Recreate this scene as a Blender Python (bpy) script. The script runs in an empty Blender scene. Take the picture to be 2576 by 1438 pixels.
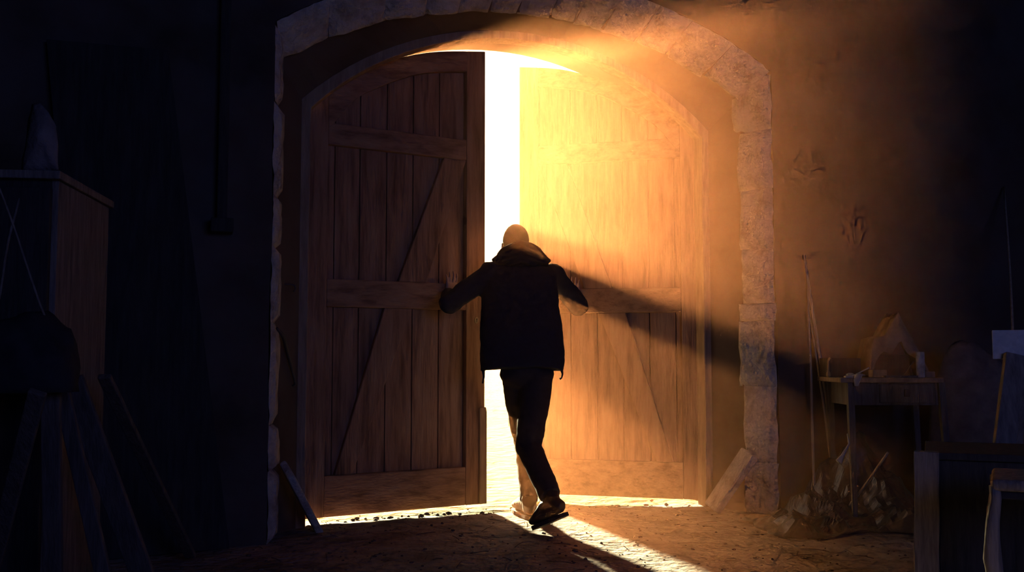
import bpy, bmesh, math, random
from math import sin, cos, radians, pi, atan, tan, sqrt
from mathutils import Vector, Matrix, noise
random.seed(7)
S = bpy.context.scene
COL = S.collection

# ------------------------------------------------------------------ camera
FPX = 2500.0
YAW = radians(18); PIT = atan(176 / FPX)
CAM = Vector((-1.886, -5.23, 0.95))
FW = Vector((sin(YAW) * cos(PIT), cos(YAW) * cos(PIT), sin(PIT)))
RT = Vector((cos(YAW), -sin(YAW), 0)); UP = RT.cross(FW)
FH = Vector((sin(YAW), cos(YAW), 0)); ZZ = Vector((0, 0, 1))
cd = bpy.data.cameras.new('camera'); cam = bpy.data.objects.new('camera', cd); COL.objects.link(cam)
cam.location = CAM; cam.rotation_euler = (pi / 2 + PIT, 0, -YAW)
cd.sensor_width = 36; cd.lens = 36 * FPX / 2576; cd.clip_start = .05; cd.clip_end = 400
S.camera = cam

def P(px, py, d):
    """point of the place seen in direction (px,py) at horizontal distance d in front of the camera"""
    r = FW * FPX + RT * (px - 1288) - UP * (py - 719)
    return CAM + r * (d / r.dot(FH))
def onY(px, py, y):
    r = FW * FPX + RT * (px - 1288) - UP * (py - 719)
    return CAM + r * ((y - CAM.y) / r.y)
def onZ(px, py, z=0):
    r = FW * FPX + RT * (px - 1288) - UP * (py - 719)
    return CAM + r * ((z - CAM.z) / r.z)

# ------------------------------------------------------------------ materials
def new_mat(name):
    m = bpy.data.materials.new(name); m.use_nodes = True
    nt = m.node_tree; b = nt.nodes['Principled BSDF']
    return m, nt, b
def N(nt, t, **kw):
    n = nt.nodes.new(t)
    for k, v in kw.items():
        if k in n.inputs.keys() if isinstance(k, str) else False: n.inputs[k].default_value = v
        else: setattr(n, k, v)
    return n
def ramp(nt, src, stops):
    r = nt.nodes.new('ShaderNodeValToRGB'); e = r.color_ramp.elements
    while len(e) < len(stops): e.new(.5)
    for q, (p, c) in zip(e, stops):
        q.position = p; q.color = (*c, 1)
    nt.links.new(src, r.inputs['Fac']); return r
def mapped(nt, scale, kind='Object'):
    tc = nt.nodes.new('ShaderNodeTexCoord'); mp = nt.nodes.new('ShaderNodeMapping')
    mp.inputs['Scale'].default_value = scale
    nt.links.new(tc.outputs[kind], mp.inputs['Vector']); return mp.outputs['Vector']
def surf(name, c0, c1, scale=(1, 1, 1), ns=6, rough=.85, bump=.3, bscale=30, dist=.01, c2=None, spec=.2, detail=8, extra=None):
    m, nt, b = new_mat(name)
    v = mapped(nt, scale)
    n1 = N(nt, 'ShaderNodeTexNoise'); n1.inputs['Scale'].default_value = ns; n1.inputs['Detail'].default_value = detail
    n1.inputs['Roughness'].default_value = .65
    nt.links.new(v, n1.inputs['Vector'])
    st = [(.3, c0), (.7, c1)] if c2 is None else [(.3, c0), (.52, c1), (.75, c2)]
    r = ramp(nt, n1.outputs['Fac'], st)
    nt.links.new(r.outputs['Color'], b.inputs['Base Color'])
    n2 = N(nt, 'ShaderNodeTexNoise'); n2.inputs['Scale'].default_value = bscale; n2.inputs['Detail'].default_value = 6
    nt.links.new(v, n2.inputs['Vector'])
    bp = nt.nodes.new('ShaderNodeBump'); bp.inputs['Strength'].default_value = bump; bp.inputs['Distance'].default_value = dist
    nt.links.new(n2.outputs['Fac'], bp.inputs['Height']); nt.links.new(bp.outputs['Normal'], b.inputs['Normal'])
    b.inputs['Roughness'].default_value = rough; b.inputs['Specular IOR Level'].default_value = spec
    return m
M = {}
M['wood_door'] = surf('weathered_door_wood', (.12, .05, .026), (.40, .185, .095), (5, 5, .6), 4, .72, .55, 14, .012, (.50, .27, .15))
M['wood_rail'] = surf('weathered_rail_wood', (.12, .05, .026), (.40, .185, .095), (.7, 5, 5), 4, .72, .55, 14, .012, (.50, .27, .15))
M['wood_frame'] = surf('old_frame_timber', (.25, .14, .08), (.5, .3, .18), (6, 6, 1), 5, .75, .5, 12, .01)
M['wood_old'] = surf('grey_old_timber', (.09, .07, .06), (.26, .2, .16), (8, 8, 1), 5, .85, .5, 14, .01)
M['plank_grey'] = surf('dark_grey_plank', (.05, .04, .036), (.13, .10, .085), (8, 8, 1), 5, .85, .5, 14, .01)  # darker tones of the grey old timber, for the fanned planks
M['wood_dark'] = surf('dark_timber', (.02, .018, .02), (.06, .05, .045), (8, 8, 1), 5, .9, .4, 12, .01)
M['wood_pale'] = surf('pale_pole_wood', (.35, .22, .14), (.6, .42, .28), (9, 9, .8), 5, .7, .3, 20, .004)
M['paint_white'] = surf('flaking_white_paint', (.35, .34, .33), (.62, .6, .57), (3, 3, 3), 6, .8, .3, 20, .004)
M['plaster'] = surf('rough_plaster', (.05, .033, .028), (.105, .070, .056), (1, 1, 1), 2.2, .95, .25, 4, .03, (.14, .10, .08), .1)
M['plaster_in'] = surf('reveal_plaster', (.13, .09, .07), (.27, .19, .14), (1, 1, 1), 3, .95, .7, 12, .03, None, .1)
M['stone'] = surf('jamb_stone', (.26, .19, .15), (.56, .43, .35), (1, 1, 1), 7, .92, .9, 26, .03, (.66, .53, .44), .1)
M['dirt'] = surf('earth_floor', (.08, .058, .05), (.30, .215, .17), (1, 1, 1), 3.5, .95, 1.0, 22, .03, (.45, .33, .26), .1, 12)
M['clod'] = surf('clod_earth', (.05, .036, .03), (.2, .14, .1), (1, 1, 1), 12, .95, .5, 50, .01)
M['grass'] = surf('dry_meadow', (.17, .14, .065), (.34, .29, .15), (1, 1, 1), 1.2, .95, 1.0, 8, .08, None, .05)
M['jacket'] = surf('black_jacket_cloth', (.018, .019, .026), (.034, .035, .048), (1, 1, 1), 40, .85, .3, 220, .002, None, .15)
M['hoodc'] = surf('charcoal_hood_cloth', (.02, .019, .022), (.038, .035, .038), (1, 1, 1), 30, .9, .3, 200, .002, None, .15)
M['jeans'] = surf('dark_trouser_cloth', (.035, .025, .025), (.075, .05, .045), (1, 1, 1), 30, .85, .3, 260, .002, None, .15)
M['leather'] = surf('brown_boot_leather', (.045, .022, .014), (.1, .05, .03), (1, 1, 1), 20, .55, .3, 80, .003, None, .3)
M['skin'] = surf('skin', (.42, .22, .14), (.55, .3, .2), (1, 1, 1), 12, .55, .15, 120, .001, None, .3)
M['hair'] = surf('short_dark_hair', (.02, .013, .01), (.05, .034, .026), (1, 1, 1), 80, .7, .6, 240, .004)
M['lace'] = surf('lace_cord', (.1, .07, .05), (.2, .14, .1), ns=40)
M['iron'] = surf('dark_iron', (.03, .025, .022), (.09, .06, .045), ns=14, rough=.6, spec=.5)
M['brass'] = surf('worn_brass', (.3, .17, .07), (.5, .3, .13), ns=14, rough=.45, spec=.5)
M['rag'] = surf('pale_rag', (.45, .36, .28), (.65, .55, .45), ns=8)
M['cloth_br'] = surf('dusty_brown_cloth', (.14, .085, .06), (.38, .23, .15), ns=9, bump=.5, bscale=30)
M['sack'] = surf('dusty_sacking', (.12, .09, .08), (.26, .2, .18), ns=6, bump=.5, bscale=60)
M['orange'] = surf('varnished_handle', (.4, .2, .07), (.6, .33, .12), ns=8, rough=.45)
M['tin'] = surf('stained_white_tin', (.3, .22, .16), (.75, .68, .58), ns=22, rough=.6)
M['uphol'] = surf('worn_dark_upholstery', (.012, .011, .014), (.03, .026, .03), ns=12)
M['twig'] = surf('bare_twig', (.2, .13, .08), (.35, .25, .16), ns=12)
m, nt, b = new_mat('dusty_plastic_sheet'); M['tarp'] = m
b.inputs['Base Color'].default_value = (.05, .035, .03, 1); b.inputs['Roughness'].default_value = .33
b.inputs['Specular IOR Level'].default_value = .7

# ------------------------------------------------------------------ helpers
def tag(o, label=None, cat=None, group=None, kind=None):
    if label: o['label'] = label
    if cat: o['category'] = cat
    if group: o['group'] = group
    if kind: o['kind'] = kind
    return o
def empty(name, loc):
    o = bpy.data.objects.new(name, None); COL.objects.link(o); o.location = loc; o.empty_display_size = .1
    return o
def obj(name, bm, mat, parent=None, bevel=0, smooth=False, seg=2):
    """bm is given in world coordinates; parents are unrotated empties"""
    bmesh.ops.recalc_face_normals(bm, faces=bm.faces)
    me = bpy.data.meshes.new(name); bm.to_mesh(me); bm.free()
    o = bpy.data.objects.new(name, me); COL.objects.link(o)
    me.materials.append(M[mat])
    if smooth:
        for p in me.polygons: p.use_smooth = True
    if parent:
        w = Vector((0, 0, 0)); q = parent
        while q: w += q.location; q = q.parent
        me.transform(Matrix.Translation(-w)); o.parent = parent
    else:
        c = sum((v.co for v in me.vertices), Vector()) / max(1, len(me.vertices))
        zmin = min(v.co.z for v in me.vertices); c.z = zmin
        me.transform(Matrix.Translation(-c)); o.location = c
    if bevel:
        md = o.modifiers.new('edge', 'BEVEL'); md.width = bevel; md.segments = seg; md.limit_method = 'ANGLE'
    return o
def prism(bm, poly, t0, t1, fn):
    """poly in (a,b); extruded between t0 and t1; fn(a,t,b)->world"""
    A = [bm.verts.new(fn(a, t0, b)) for a, b in poly]; B = [bm.verts.new(fn(a, t1, b)) for a, b in poly]
    n = len(poly)
    bm.faces.new(A); bm.faces.new(B[::-1])
    for i in range(n): bm.faces.new((A[i], A[(i + 1) % n], B[(i + 1) % n], B[i]))
def box(bm, c, sx, sy, sz, ax=Vector((1, 0, 0)), ay=Vector((0, 1, 0)), az=ZZ):
    c = Vector(c); vs = []
    for k in (-1, 1):
        for j in (-1, 1):
            for i in (-1, 1): vs.append(bm.verts.new(c + ax * (i * sx / 2) + ay * (j * sy / 2) + az * (k * sz / 2)))
    for f in ((0, 1, 3, 2), (4, 6, 7, 5), (0, 4, 5, 1), (2, 3, 7, 6), (0, 2, 6, 4), (1, 5, 7, 3)): bm.faces.new([vs[i] for i in f])
def plank(bm, a, b, w, t, side):
    """board from a to b, w wide along side, t thick"""
    a = Vector(a); b = Vector(b); ax = (b - a).normalized(); side = Vector(side)
    side = (side - ax * side.dot(ax)).normalized(); nn = ax.cross(side)
    box(bm, (a + b) / 2, (b - a).length, w, t, ax, side, nn)
def tube(bm, pts, rad, n=14, flat=None, cap=True, pw=2):
    """tube through pts; rad list of r or (rx,ry); flat gives the x axis hint"""
    pts = [Vector(p) for p in pts]; rings = []
    u = None
    for i, p in enumerate(pts):
        if i == 0: t = pts[1] - p
        elif i == len(pts) - 1: t = p - pts[i - 1]
        else: t = (pts[i + 1] - p).normalized() + (p - pts[i - 1]).normalized()
        t.normalize()
        h = Vector(flat) if flat is not None else (u if u is not None else (Vector((1, 0, 0)) if abs(t.x) < .8 else Vector((0, 1, 0))))
        u = (h - t * h.dot(t)).normalized(); w = t.cross(u)
        r = rad[i] if isinstance(rad, (list, tuple)) else rad
        rx, ry = r if isinstance(r, (list, tuple)) else (r, r)
        ring = []
        for k in range(n):
            a = 2 * pi * k / n; cx, cy = cos(a), sin(a)
            if pw != 2:
                cx = math.copysign(abs(cx) ** (2 / pw), cx); cy = math.copysign(abs(cy) ** (2 / pw), cy)
            ring.append(bm.verts.new(p + u * (cx * rx) + w * (cy * ry)))
        rings.append(ring)
    for a, b in zip(rings, rings[1:]):
        for k in range(n): bm.faces.new((a[k], a[(k + 1) % n], b[(k + 1) % n], b[k]))
    if cap:
        bm.faces.new(rings[0][::-1]); bm.faces.new(rings[-1])
def ball(bm, c, rx, ry, rz, ax=RT, ay=FH, az=ZZ, seg=16):
    c = Vector(c); ms = bmesh.ops.create_uvsphere(bm, u_segments=seg, v_segments=seg // 2 + 2, radius=1)
    for v in ms['verts']: q = v.co.copy(); v.co = c + ax * (q.x * rx) + ay * (q.y * ry) + az * (q.z * rz)
def smoothpath(pts, k=4):
    """Catmull-Rom through tuples"""
    out = []
    Q = [pts[0]] + list(pts) + [pts[-1]]
    for i in range(1, len(Q) - 2):
        for s in range(k):
            t = s / k; r = []
            for a, b, c, d in zip(Q[i - 1], Q[i], Q[i + 1], Q[i + 2]):
                r.append(.5 * (2 * b + (c - a) * t + (2 * a - 5 * b + 4 * c - d) * t * t + (3 * b - a - 3 * c + d) * t ** 3))
            out.append(tuple(r))
    out.append(tuple(pts[-1])); return out
def melt(name, bm, mat, parent, voxel, it=6, fac=.5, disp=None):
    """fuse overlapping closed volumes into one continuous surface"""
    bmesh.ops.recalc_face_normals(bm, faces=bm.faces)
    me = bpy.data.meshes.new('tmp'); bm.to_mesh(me); bm.free()
    t = bpy.data.objects.new('tmp', me); COL.objects.link(t)
    r = t.modifiers.new('r', 'REMESH'); r.mode = 'VOXEL'; r.voxel_size = voxel
    s = t.modifiers.new('s', 'SMOOTH'); s.iterations = it; s.factor = fac
    dg = bpy.context.evaluated_depsgraph_get(); dg.update()
    m2 = bpy.data.meshes.new_from_object(t.evaluated_get(dg))
    bpy.data.objects.remove(t); bpy.data.meshes.remove(me)
    b2 = bmesh.new(); b2.from_mesh(m2); bpy.data.meshes.remove(m2)
    if disp:
        b2.normal_update()
        mv = [(v, v.normal * disp(v.co, v.normal)) for v in b2.verts]
        for v, d in mv: v.co += d
    return obj(name, b2, mat, parent, smooth=True)
def fbm(p, s=1.0, o=4):
    return noise.fractal(Vector(p) * s, 1.0, 2.0, o)

# ------------------------------------------------------------------ the wall with the arch
NL, NA = 14, 28
def prof(half, spring, peak):
    sg = peak - spring; R = (half * half + sg * sg) / (2 * sg); pts = []
    for i in range(NL): pts.append((-half, spring * i / NL))
    for i in range(NA + 1):
        x = -half + 2 * half * i / NA
        pts.append((x, peak - R + sqrt(max(0, R * R - x * x))))
    for i in range(NL - 1, -1, -1): pts.append((half, spring * i / NL))
    return pts
PA = (1.475, 2.69, 3.12); PB = (1.40, 2.545, 2.95); PC = (1.292, 2.40, 2.93); PD = (1.25, 2.365, 2.885); PE = (1.36, 2.42, 2.965)
X0, X1, YB, ZT = -4.2, 5.3, -8.0, 4.2
YF = .95
def rect_pts():
    out = []
    for (x, z) in prof(1.475, 2.69, 3.12):
        if z < 2.69 - 1e-6: out.append((X0 if x < 0 else X1, z * ZT / 2.69))
        else:
            t = (x + 1.475) / 2.95; out.append((X0 + (X1 - X0) * t, ZT))
    return out
bm = bmesh.new()
def loop(pts, y, amp=0, sh=0):
    r = []
    for x, z in pts:
        x += sh
        n = noise.noise(Vector((x * 3, y * 3 + 5, z * 2.3))) * amp
        r.append(bm.verts.new((x + math.copysign(n, x), y, z)))
    return r
def grow(p, d): return prof(p[0] + d, p[1] + d, p[2] + d)
L = [loop(rect_pts(), 0), loop(grow(PA, .012), 0, .03), loop(grow(PA, .02), .012, .03), loop(grow(PB, .02), .2, .02, -.038), loop(grow(PC, .0), .455),
     loop(grow(PE, 0), .53), loop(grow(PE, 0), YF), loop(rect_pts(), YF)]
for a, b_ in zip(L, L[1:]):
    for i in range(len(a) - 1): bm.faces.new((a[i], a[i + 1], b_[i + 1], b_[i]))
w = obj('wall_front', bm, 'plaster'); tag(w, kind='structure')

def stones(name, rng, side, label):
    """blocks of dressed stone laid along the rim of the opening"""
    bm = bmesh.new(); random.seed(3 + int(side * 5))
    for (u0, u1) in rng:
        nu, nv = 10, 8; g = []
        sd = random.random() * 50; lift = random.uniform(-.004, .012); ex = random.uniform(-.02, .03) * (2 if side == 1 else 1)
        for i in range(nu + 1):
            row = []
            for j in range(nv + 1):
                u = u0 + (u1 - u0) * i / nu; v = j / nv
                if side == 0:
                    def arc(pr, t):
                        sg = pr[2] - pr[1]; R = (pr[0] ** 2 + sg * sg) / (2 * sg); x = -pr[0] + 2 * pr[0] * t
                        return Vector((x, 0, pr[2] - R + sqrt(R * R - x * x)))
                    a = arc(PA, u); b = arc(PB, u); b.y = .2 + ex; b.x -= .038
                    c = a.lerp(b, v); nn = Vector((-c.x, 0, .9 - c.z)).normalized()
                else:
                    a = Vector((side * PA[0], 0, u)); b = Vector((side * PB[0] - .038, .2 + ex, u))
                    c = a.lerp(b, v); nn = Vector((-side, -.1, 0)).normalized()
                e = min(i, nu - i, 2) / 2; f = min(j, nv - j, 1)
                h = -.014 if (e == 0 or f == 0) else (.012 * (.6 + .4 * e) + lift)
                q = c * 7 + Vector((sd, 0, 0))
                h += noise.fractal(q, 1, 2, 4) * (.017 if side == 1 else .010) + noise.fractal(c * 30, 1, 2, 3) * .004
                row.append(bm.verts.new(c + nn * h))
            g.append(row)
        for i in range(nu):
            for j in range(nv): bm.faces.new((g[i][j], g[i + 1][j], g[i + 1][j + 1], g[i][j + 1]))
    o = obj(name, bm, 'stone', smooth=True); tag(o, label, kind='structure'); return o
def split(a, b, ws):
    s = sum(ws); out = []; c = a
    for w_ in ws: out.append((c, c + (b - a) * w_ / s)); c += (b - a) * w_ / s
    return out
stones('trim_1', split(0, 1, [1.3, 1.5, 1.2, 1, .9, .9, 1, .8, .9, 1.1, 1, 1.3, 1.2]), 0, 'arch of rough stone blocks over the doorway')
stones('trim_2', split(.0, 2.68, [1.1, .7, 1.6, 1.2, .8, 1.5, 1.2]), -1, 'rough stone jamb left of the doorway')
stones('trim_3', split(.0, 2.68, [1.0, 1.5, 1.3, .35, 1.1, 1.2, 1.2, 1.1]), 1, 'rough stone jamb right of the doorway')

bm = bmesh.new()   # timber frame of the doorway
a = grow(PC, .025); b2 = prof(*PD); LL = []
for pts, y in ((a, .44), (b2, .44), (b2, .55), (a, .55)):
    LL.append([bm.verts.new((x + noise.noise(Vector((x, y, z * 3))) * .006, y, z)) for x, z in pts])
for k in range(4):
    p, q = LL[k], LL[(k + 1) % 4]
    for i in range(len(p) - 1): bm.faces.new((p[i], p[i + 1], q[i + 1], q[i]))
tag(obj('trim_4', bm, 'wood_frame', bevel=.006), 'arched timber door frame', kind='structure')

# ------------------------------------------------------------------ rest of the room
def slab(name, lo, hi, mat, label=None):
    bm = bmesh.new(); lo = Vector(lo); hi = Vector(hi); c = (lo + hi) / 2
    box(bm, c, hi.x - lo.x, hi.y - lo.y, hi.z - lo.z); o = obj(name, bm, mat); tag(o, label, kind='structure'); return o
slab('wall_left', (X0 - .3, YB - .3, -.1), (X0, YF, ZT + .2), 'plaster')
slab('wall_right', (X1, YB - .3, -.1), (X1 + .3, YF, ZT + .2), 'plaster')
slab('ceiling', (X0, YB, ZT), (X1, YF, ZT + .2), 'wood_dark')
WX0, WX1, WZ0, WZ1 = -1.2, 1.4, 1.3, 2.9  # opening added in the unseen back wall to hold the blue fill lamp
bm = bmesh.new()
for lo, hi in (((X0, -.1), (WX0, ZT)), ((WX1, -.1), (X1, ZT)), ((WX0, -.1), (WX1, WZ0)), ((WX0, WZ1), (WX1, ZT))):
    box(bm, ((lo[0] + hi[0]) / 2, YB - .15, (lo[1] + hi[1]) / 2), hi[0] - lo[0], .3, hi[1] - lo[1])
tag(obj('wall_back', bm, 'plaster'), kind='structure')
bm = bmesh.new()
for x in (WX0 + .03, (WX0 + WX1) / 2, WX1 - .03): box(bm, (x, YB - .12, (WZ0 + WZ1) / 2), .06, .06, WZ1 - WZ0)
for z in (WZ0 + .03, (WZ0 + WZ1) / 2, WZ1 - .03): box(bm, ((WX0 + WX1) / 2, YB - .12, z), WX1 - WX0, .055, .06)
tag(obj('added_window_1', bm, 'wood_old'), kind='structure')  # frame of the added opening, out of view behind the camera

bm = bmesh.new()   # earth floor
xs = []; x = X0
while x < X1: xs.append(x); x += .032 if -2.6 < x < 2.6 else .1
xs.append(X1)
ys = []; y = YB
while y < .66: ys.append(y); y += .03 if y > -3.2 else .15
ys.append(.66)
def fz(x, y):
    z = noise.fractal(Vector((x * 1.3, y * 1.3, 0)), 1, 2, 3) * .010
    z += noise.fractal(Vector((x * 9, y * 9, 3)), 1, 2, 4) * .0045
    z += max(0, noise.fractal(Vector((x * 16, y * 16, 9)), 1, 2, 2) - .35) * .012
    if y > .5: z -= .01 * (y - .5) / .16
    return z
G = [[bm.verts.new((x, y + (.05 * noise.fractal(Vector((x * 5, 2, 0)), 1, 2, 4) if y > .65 else 0), fz(x, y))) for x in xs] for y in ys]
for j in range(len(ys) - 1):
    for i in range(len(xs) - 1): bm.faces.new((G[j][i], G[j][i + 1], G[j + 1][i + 1], G[j + 1][i]))
o = obj('floor', bm, 'dirt', smooth=True); tag(o, kind='structure')

bm = bmesh.new()   # ground outside
xs = [-30, -12, -5] + [-3 + .12 * i for i in range(60)] + [5, 12, 30]
ys = [.655 + .05 * i for i in range(60)] + [4 + .3 * i for i in range(30)] + [14, 20, 30, 60, 120]
G = [[bm.verts.new((x, y, -.012 + noise.fractal(Vector((x * 3, y * 3, 1)), 1, 2, 4) * (.01 if y < 3.5 else .03) - (0 if y < 1.5 else .02))) for x in xs] for y in ys]
for j in range(len(ys) - 1):
    for i in range(len(xs) - 1): bm.faces.new((G[j][i], G[j][i + 1], G[j + 1][i + 1], G[j + 1][i]))
tag(obj('ground_outside', bm, 'grass', smooth=True), 'pale dry meadow glaring outside the doors', kind='structure')

# clods, grit and straw lying on the earth floor
random.seed(11); bm = bmesh.new()
def clod(x, y, r, z0=None):
    z0 = fz(x, y) if z0 is None else z0
    s = bmesh.ops.create_icosphere(bm, subdivisions=1, radius=1)
    a = random.uniform(.6, 1.3); b = random.uniform(.6, 1.2)
    for v in s['verts']:
        q = v.co * (1 + noise.noise(v.co * 1.7 + Vector((x, y, 0)) * 9) * .5)
        v.co = Vector((x + q.x * r * a, y + q.y * r * b, z0 + q.z * r * .55 + r * .2))
for i in range(900):
    y = random.uniform(-3.0, .6); clod(random.uniform(-1.9, 2.0), y, random.choice([.004, .005, .006, .008, .011]) * random.uniform(.7, 1.3))
for i in range(110):  # crumbs heaped on the sill of earth under the leaves
    x = random.uniform(-1.15, 1.2); clod(x, .67 + random.uniform(-.16, .20) * random.random(), random.choice((.004, .006, .009, .016)) * random.uniform(.7, 1.3), -.008)
for i in range(170):
    x, y = random.uniform(-1.8, 1.9), random.uniform(-2.6, .5); a = random.uniform(0, pi); l = random.uniform(.02, .07)
    d = Vector((cos(a), sin(a), random.uniform(-.1, .1))) * l; p = Vector((x, y, fz(x, y) + .006))
    tube(bm, [p - d, p + Vector((0, 0, .003)), p + d], .0015, 5)
tag(obj('loose_clods_and_straw', bm, 'clod', smooth=True), 'loose crumbs of earth and straw scattered on the floor in the doorway', 'debris', kind='stuff')

# ------------------------------------------------------------------ the two door leaves
def leaf(name, hinge, ang, sgn, width, tops, inner, label, dz=0):
    d = Vector((cos(radians(ang)) * sgn, sin(radians(ang)), 0)); n = Vector((-d.y, d.x, 0)) * sgn   # n points outward
    H = Vector((hinge[0], hinge[1], 0)); root = empty(name, H); tag(root, label, 'door', kind='structure')
    fn = lambda a, t, b: H + d * a + n * t + ZZ * b
    top = smoothpath(tops, 6); inn = smoothpath(inner, 6)
    z0 = .028
    def zt(s, P_):
        for (a, b), (c, e) in zip(P_, P_[1:]):
            if a <= s <= c: return b + (e - b) * (s - a) / (c - a)
        return P_[0][1] if s < P_[0][0] else P_[-1][1]
    SL, SR = .135, width - .133
    T = .065
    bm = bmesh.new(); prism(bm, [(-.03, z0), (SL, z0), (SL, zt(SL, top)), (SL * .6, zt(SL * .6, top)), (SL * .3, zt(SL * .3, top)), (-.03, zt(0, top))], 0, T, fn)
    o = obj('stile', bm, 'wood_door', root, .004)
    bm = bmesh.new(); prism(bm, [(SR, z0), (width, z0), (width, zt(width, top)), (SR, zt(SR, top))], 0, T, fn)
    obj('stile', bm, 'wood_door', root, .004)
    bm = bmesh.new()
    up = [(s, z) for s, z in top if SL < s < SR]; lo_ = [(s, z) for s, z in inn if SL < s < SR]
    poly = [(SL, zt(SL, top))] + up + [(SR, zt(SR, top)), (SR, zt(SR, inn))] + lo_[::-1] + [(SL, zt(SL, inn))]
    poly = [(s, z) for s, z in poly]
    # quads strip
    K = 26; A = [SL + (SR - SL) * i / K for i in range(K + 1)]; V = []
    for s in A: V.append([bm.verts.new(fn(s, t, z)) for t, z in ((0, zt(s, top)), (0, zt(s, inn)), (T, zt(s, inn)), (T, zt(s, top)))])
    for p, q in zip(V, V[1:]):
        for k in range(4): bm.faces.new((p[k], p[(k + 1) % 4], q[(k + 1) % 4], q[k]))
    bm.faces.new(V[0]); bm.faces.new(V[-1][::-1])
    obj('arched_rail', bm, 'wood_rail', root, .004)
    for nm, a, b in (('bottom_rail', z0, .262), ('middle_rail', 1.237, 1.40), ('cross_rail', 2.19 + dz, 2.32 + dz)):
        bm = bmesh.new(); prism(bm, [(SL, a), (SR, a), (SR, b), (SL, b)], .002, T, fn); obj(nm, bm, 'wood_rail', root, .006)
    for q in ([(.594, 1.40), (.78, 1.40), (SR, 2.19 + dz), (.90, 2.19 + dz)], [(.20, .262), (.31, .262), (.688, 1.237), (.504, 1.237)]):
        bm = bmesh.new(); prism(bm, q, .006, T - .003, fn); obj('brace', bm, 'wood_brace', root, .005)
    bm = bmesh.new(); seams = [SL] + [.349, .524, .70, .881] + [SR]
    seams.insert(1, .19) if sgn > 0 else seams.insert(1, .176)
    random.seed(5)
    for a, b in zip(seams, seams[1:]):
        g = .0035; K = 5
        t = .036 + random.uniform(0, .004)
        pts = [(a + g, .2), (b - g, .2)] + [(b - g - (b - a - 2 * g) * i / K, zt(b - (b - a) * i / K, inn) + .04) for i in range(K + 1)]
        prism(bm, pts, t, .055, fn)
    K = 20; V = []
    for i in range(K + 1):   # thin backing added so no light leaks through the plank seams
        s = .03 + (width - .06) * i / K
        V.append([bm.verts.new(fn(s, t, z)) for t, z in ((.0555, zt(s, top) - .03), (.0555, z0 + .02), (.0635, z0 + .02), (.0635, zt(s, top) - .03))])
    for p, q in zip(V, V[1:]):
        for k in range(4): bm.faces.new((p[k], p[(k + 1) % 4], q[(k + 1) % 4], q[k]))
    bm.faces.new(V[0]); bm.faces.new(V[-1][::-1])
    obj('plank_panel', bm, 'wood_door', root, .002, seg=1)
    return root, fn
M['wood_brace'] = M['wood_door']
rootL, fL = leaf('door_1', (-1.261, .552), 13, 1, 1.19,
     [(0, 2.38), (.137, 2.537), (.386, 2.694), (.785, 2.843), (1.19, 2.913)],
     [(.06, 2.15), (.135, 2.28), (.189, 2.342), (.312, 2.489), (.57, 2.635), (.785, 2.715), (1.06, 2.762)],
     'left leaf of the big arched plank door, pushed slightly open')
rootR, fR = leaf('door_2', (1.286, .526), 33.5, -1, 1.232,
     [(0, 2.40), (.155, 2.56), (.419, 2.725), (.883, 2.90), (1.232, 2.952)],
     [(.06, 2.16), (.135, 2.29), (.189, 2.35), (.312, 2.50), (.57, 2.665), (.785, 2.755), (1.11, 2.81)],
     'right leaf of the big arched plank door, glowing in the haze', .07)
bm = bmesh.new(); prism(bm, [(1.146, .03), (1.197, .03), (1.197, .60), (1.19, .63), (1.146, .625)], -.018, .0, fL)
tag(obj('edge_batten', bm, 'wood_frame', rootL, .004), 'short batten nailed over the split lower edge')
bm = bmesh.new(); pts = [(1.129 + .016 * cos(a * pi / 10), 1.175 + .022 * sin(a * pi / 10)) for a in range(20)]
prism(bm, pts, -.005, 0, fL); kp = obj('keyhole_plate', bm, 'brass', rootL, .001)
bm = bmesh.new(); ball(bm, fL(1.129, -.006, 1.181), .004, .002, .004); prism(bm, [(1.127, 1.163), (1.131, 1.163), (1.131, 1.18), (1.127, 1.18)], -.007, -.004, fL)
obj('keyhole', bm, 'iron', rootL)

exec_later = []
# ------------------------------------------------------------------ guards and hardware in the doorway
def guard(name, foot, topp, w, t, label):
    bm = bmesh.new(); plank(bm, foot, topp, w, t, (0, 1, 0))
    for v in bm.verts: v.co += Vector((0, 0, noise.noise(v.co * 5) * .01))
    o = obj(name, bm, 'stone', bevel=.012); return tag(o, label, 'guard board', 'guard boards at the foot of the jambs')
guard('guard_board', (1.175, .24, .02), (1.385, .14, .36), .17, .05, 'thick slanting guard board at foot of right stone jamb')
guard('guard_board', (-1.20, .33, .02), (-1.385, .14, .36), .17, .04, 'thin slanting guard board at foot of left stone jamb')
a, b = onY(697, 825, .12), onY(722, 880, .3); c = onY(744, 965, .38)
bm = bmesh.new(); tube(bm, [a, (a + b) / 2 + Vector((.01, 0, .012)), b, c, c + Vector((-.018, 0, -.012))], [.007, .012, .011, .007, .004], 8)
tag(obj('door_stay', bm, 'iron', smooth=True), 'bent iron stay hanging on left jamb at knee height', 'door stay')
bm = bmesh.new(); c = onY(735, 716, .33); R_ = .02
tube(bm, [c + Vector((-.05, -.03, 0)), c] + [c + Vector((R_ * sin(t), 0, -R_ + R_ * cos(t))) for t in (.5, 1, 1.6, 2.2, 2.8)], .005, 8)
tag(obj('wall_hook', bm, 'iron', smooth=True), 'small curved iron hook on the left reveal above the bent stay', 'hook')

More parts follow.
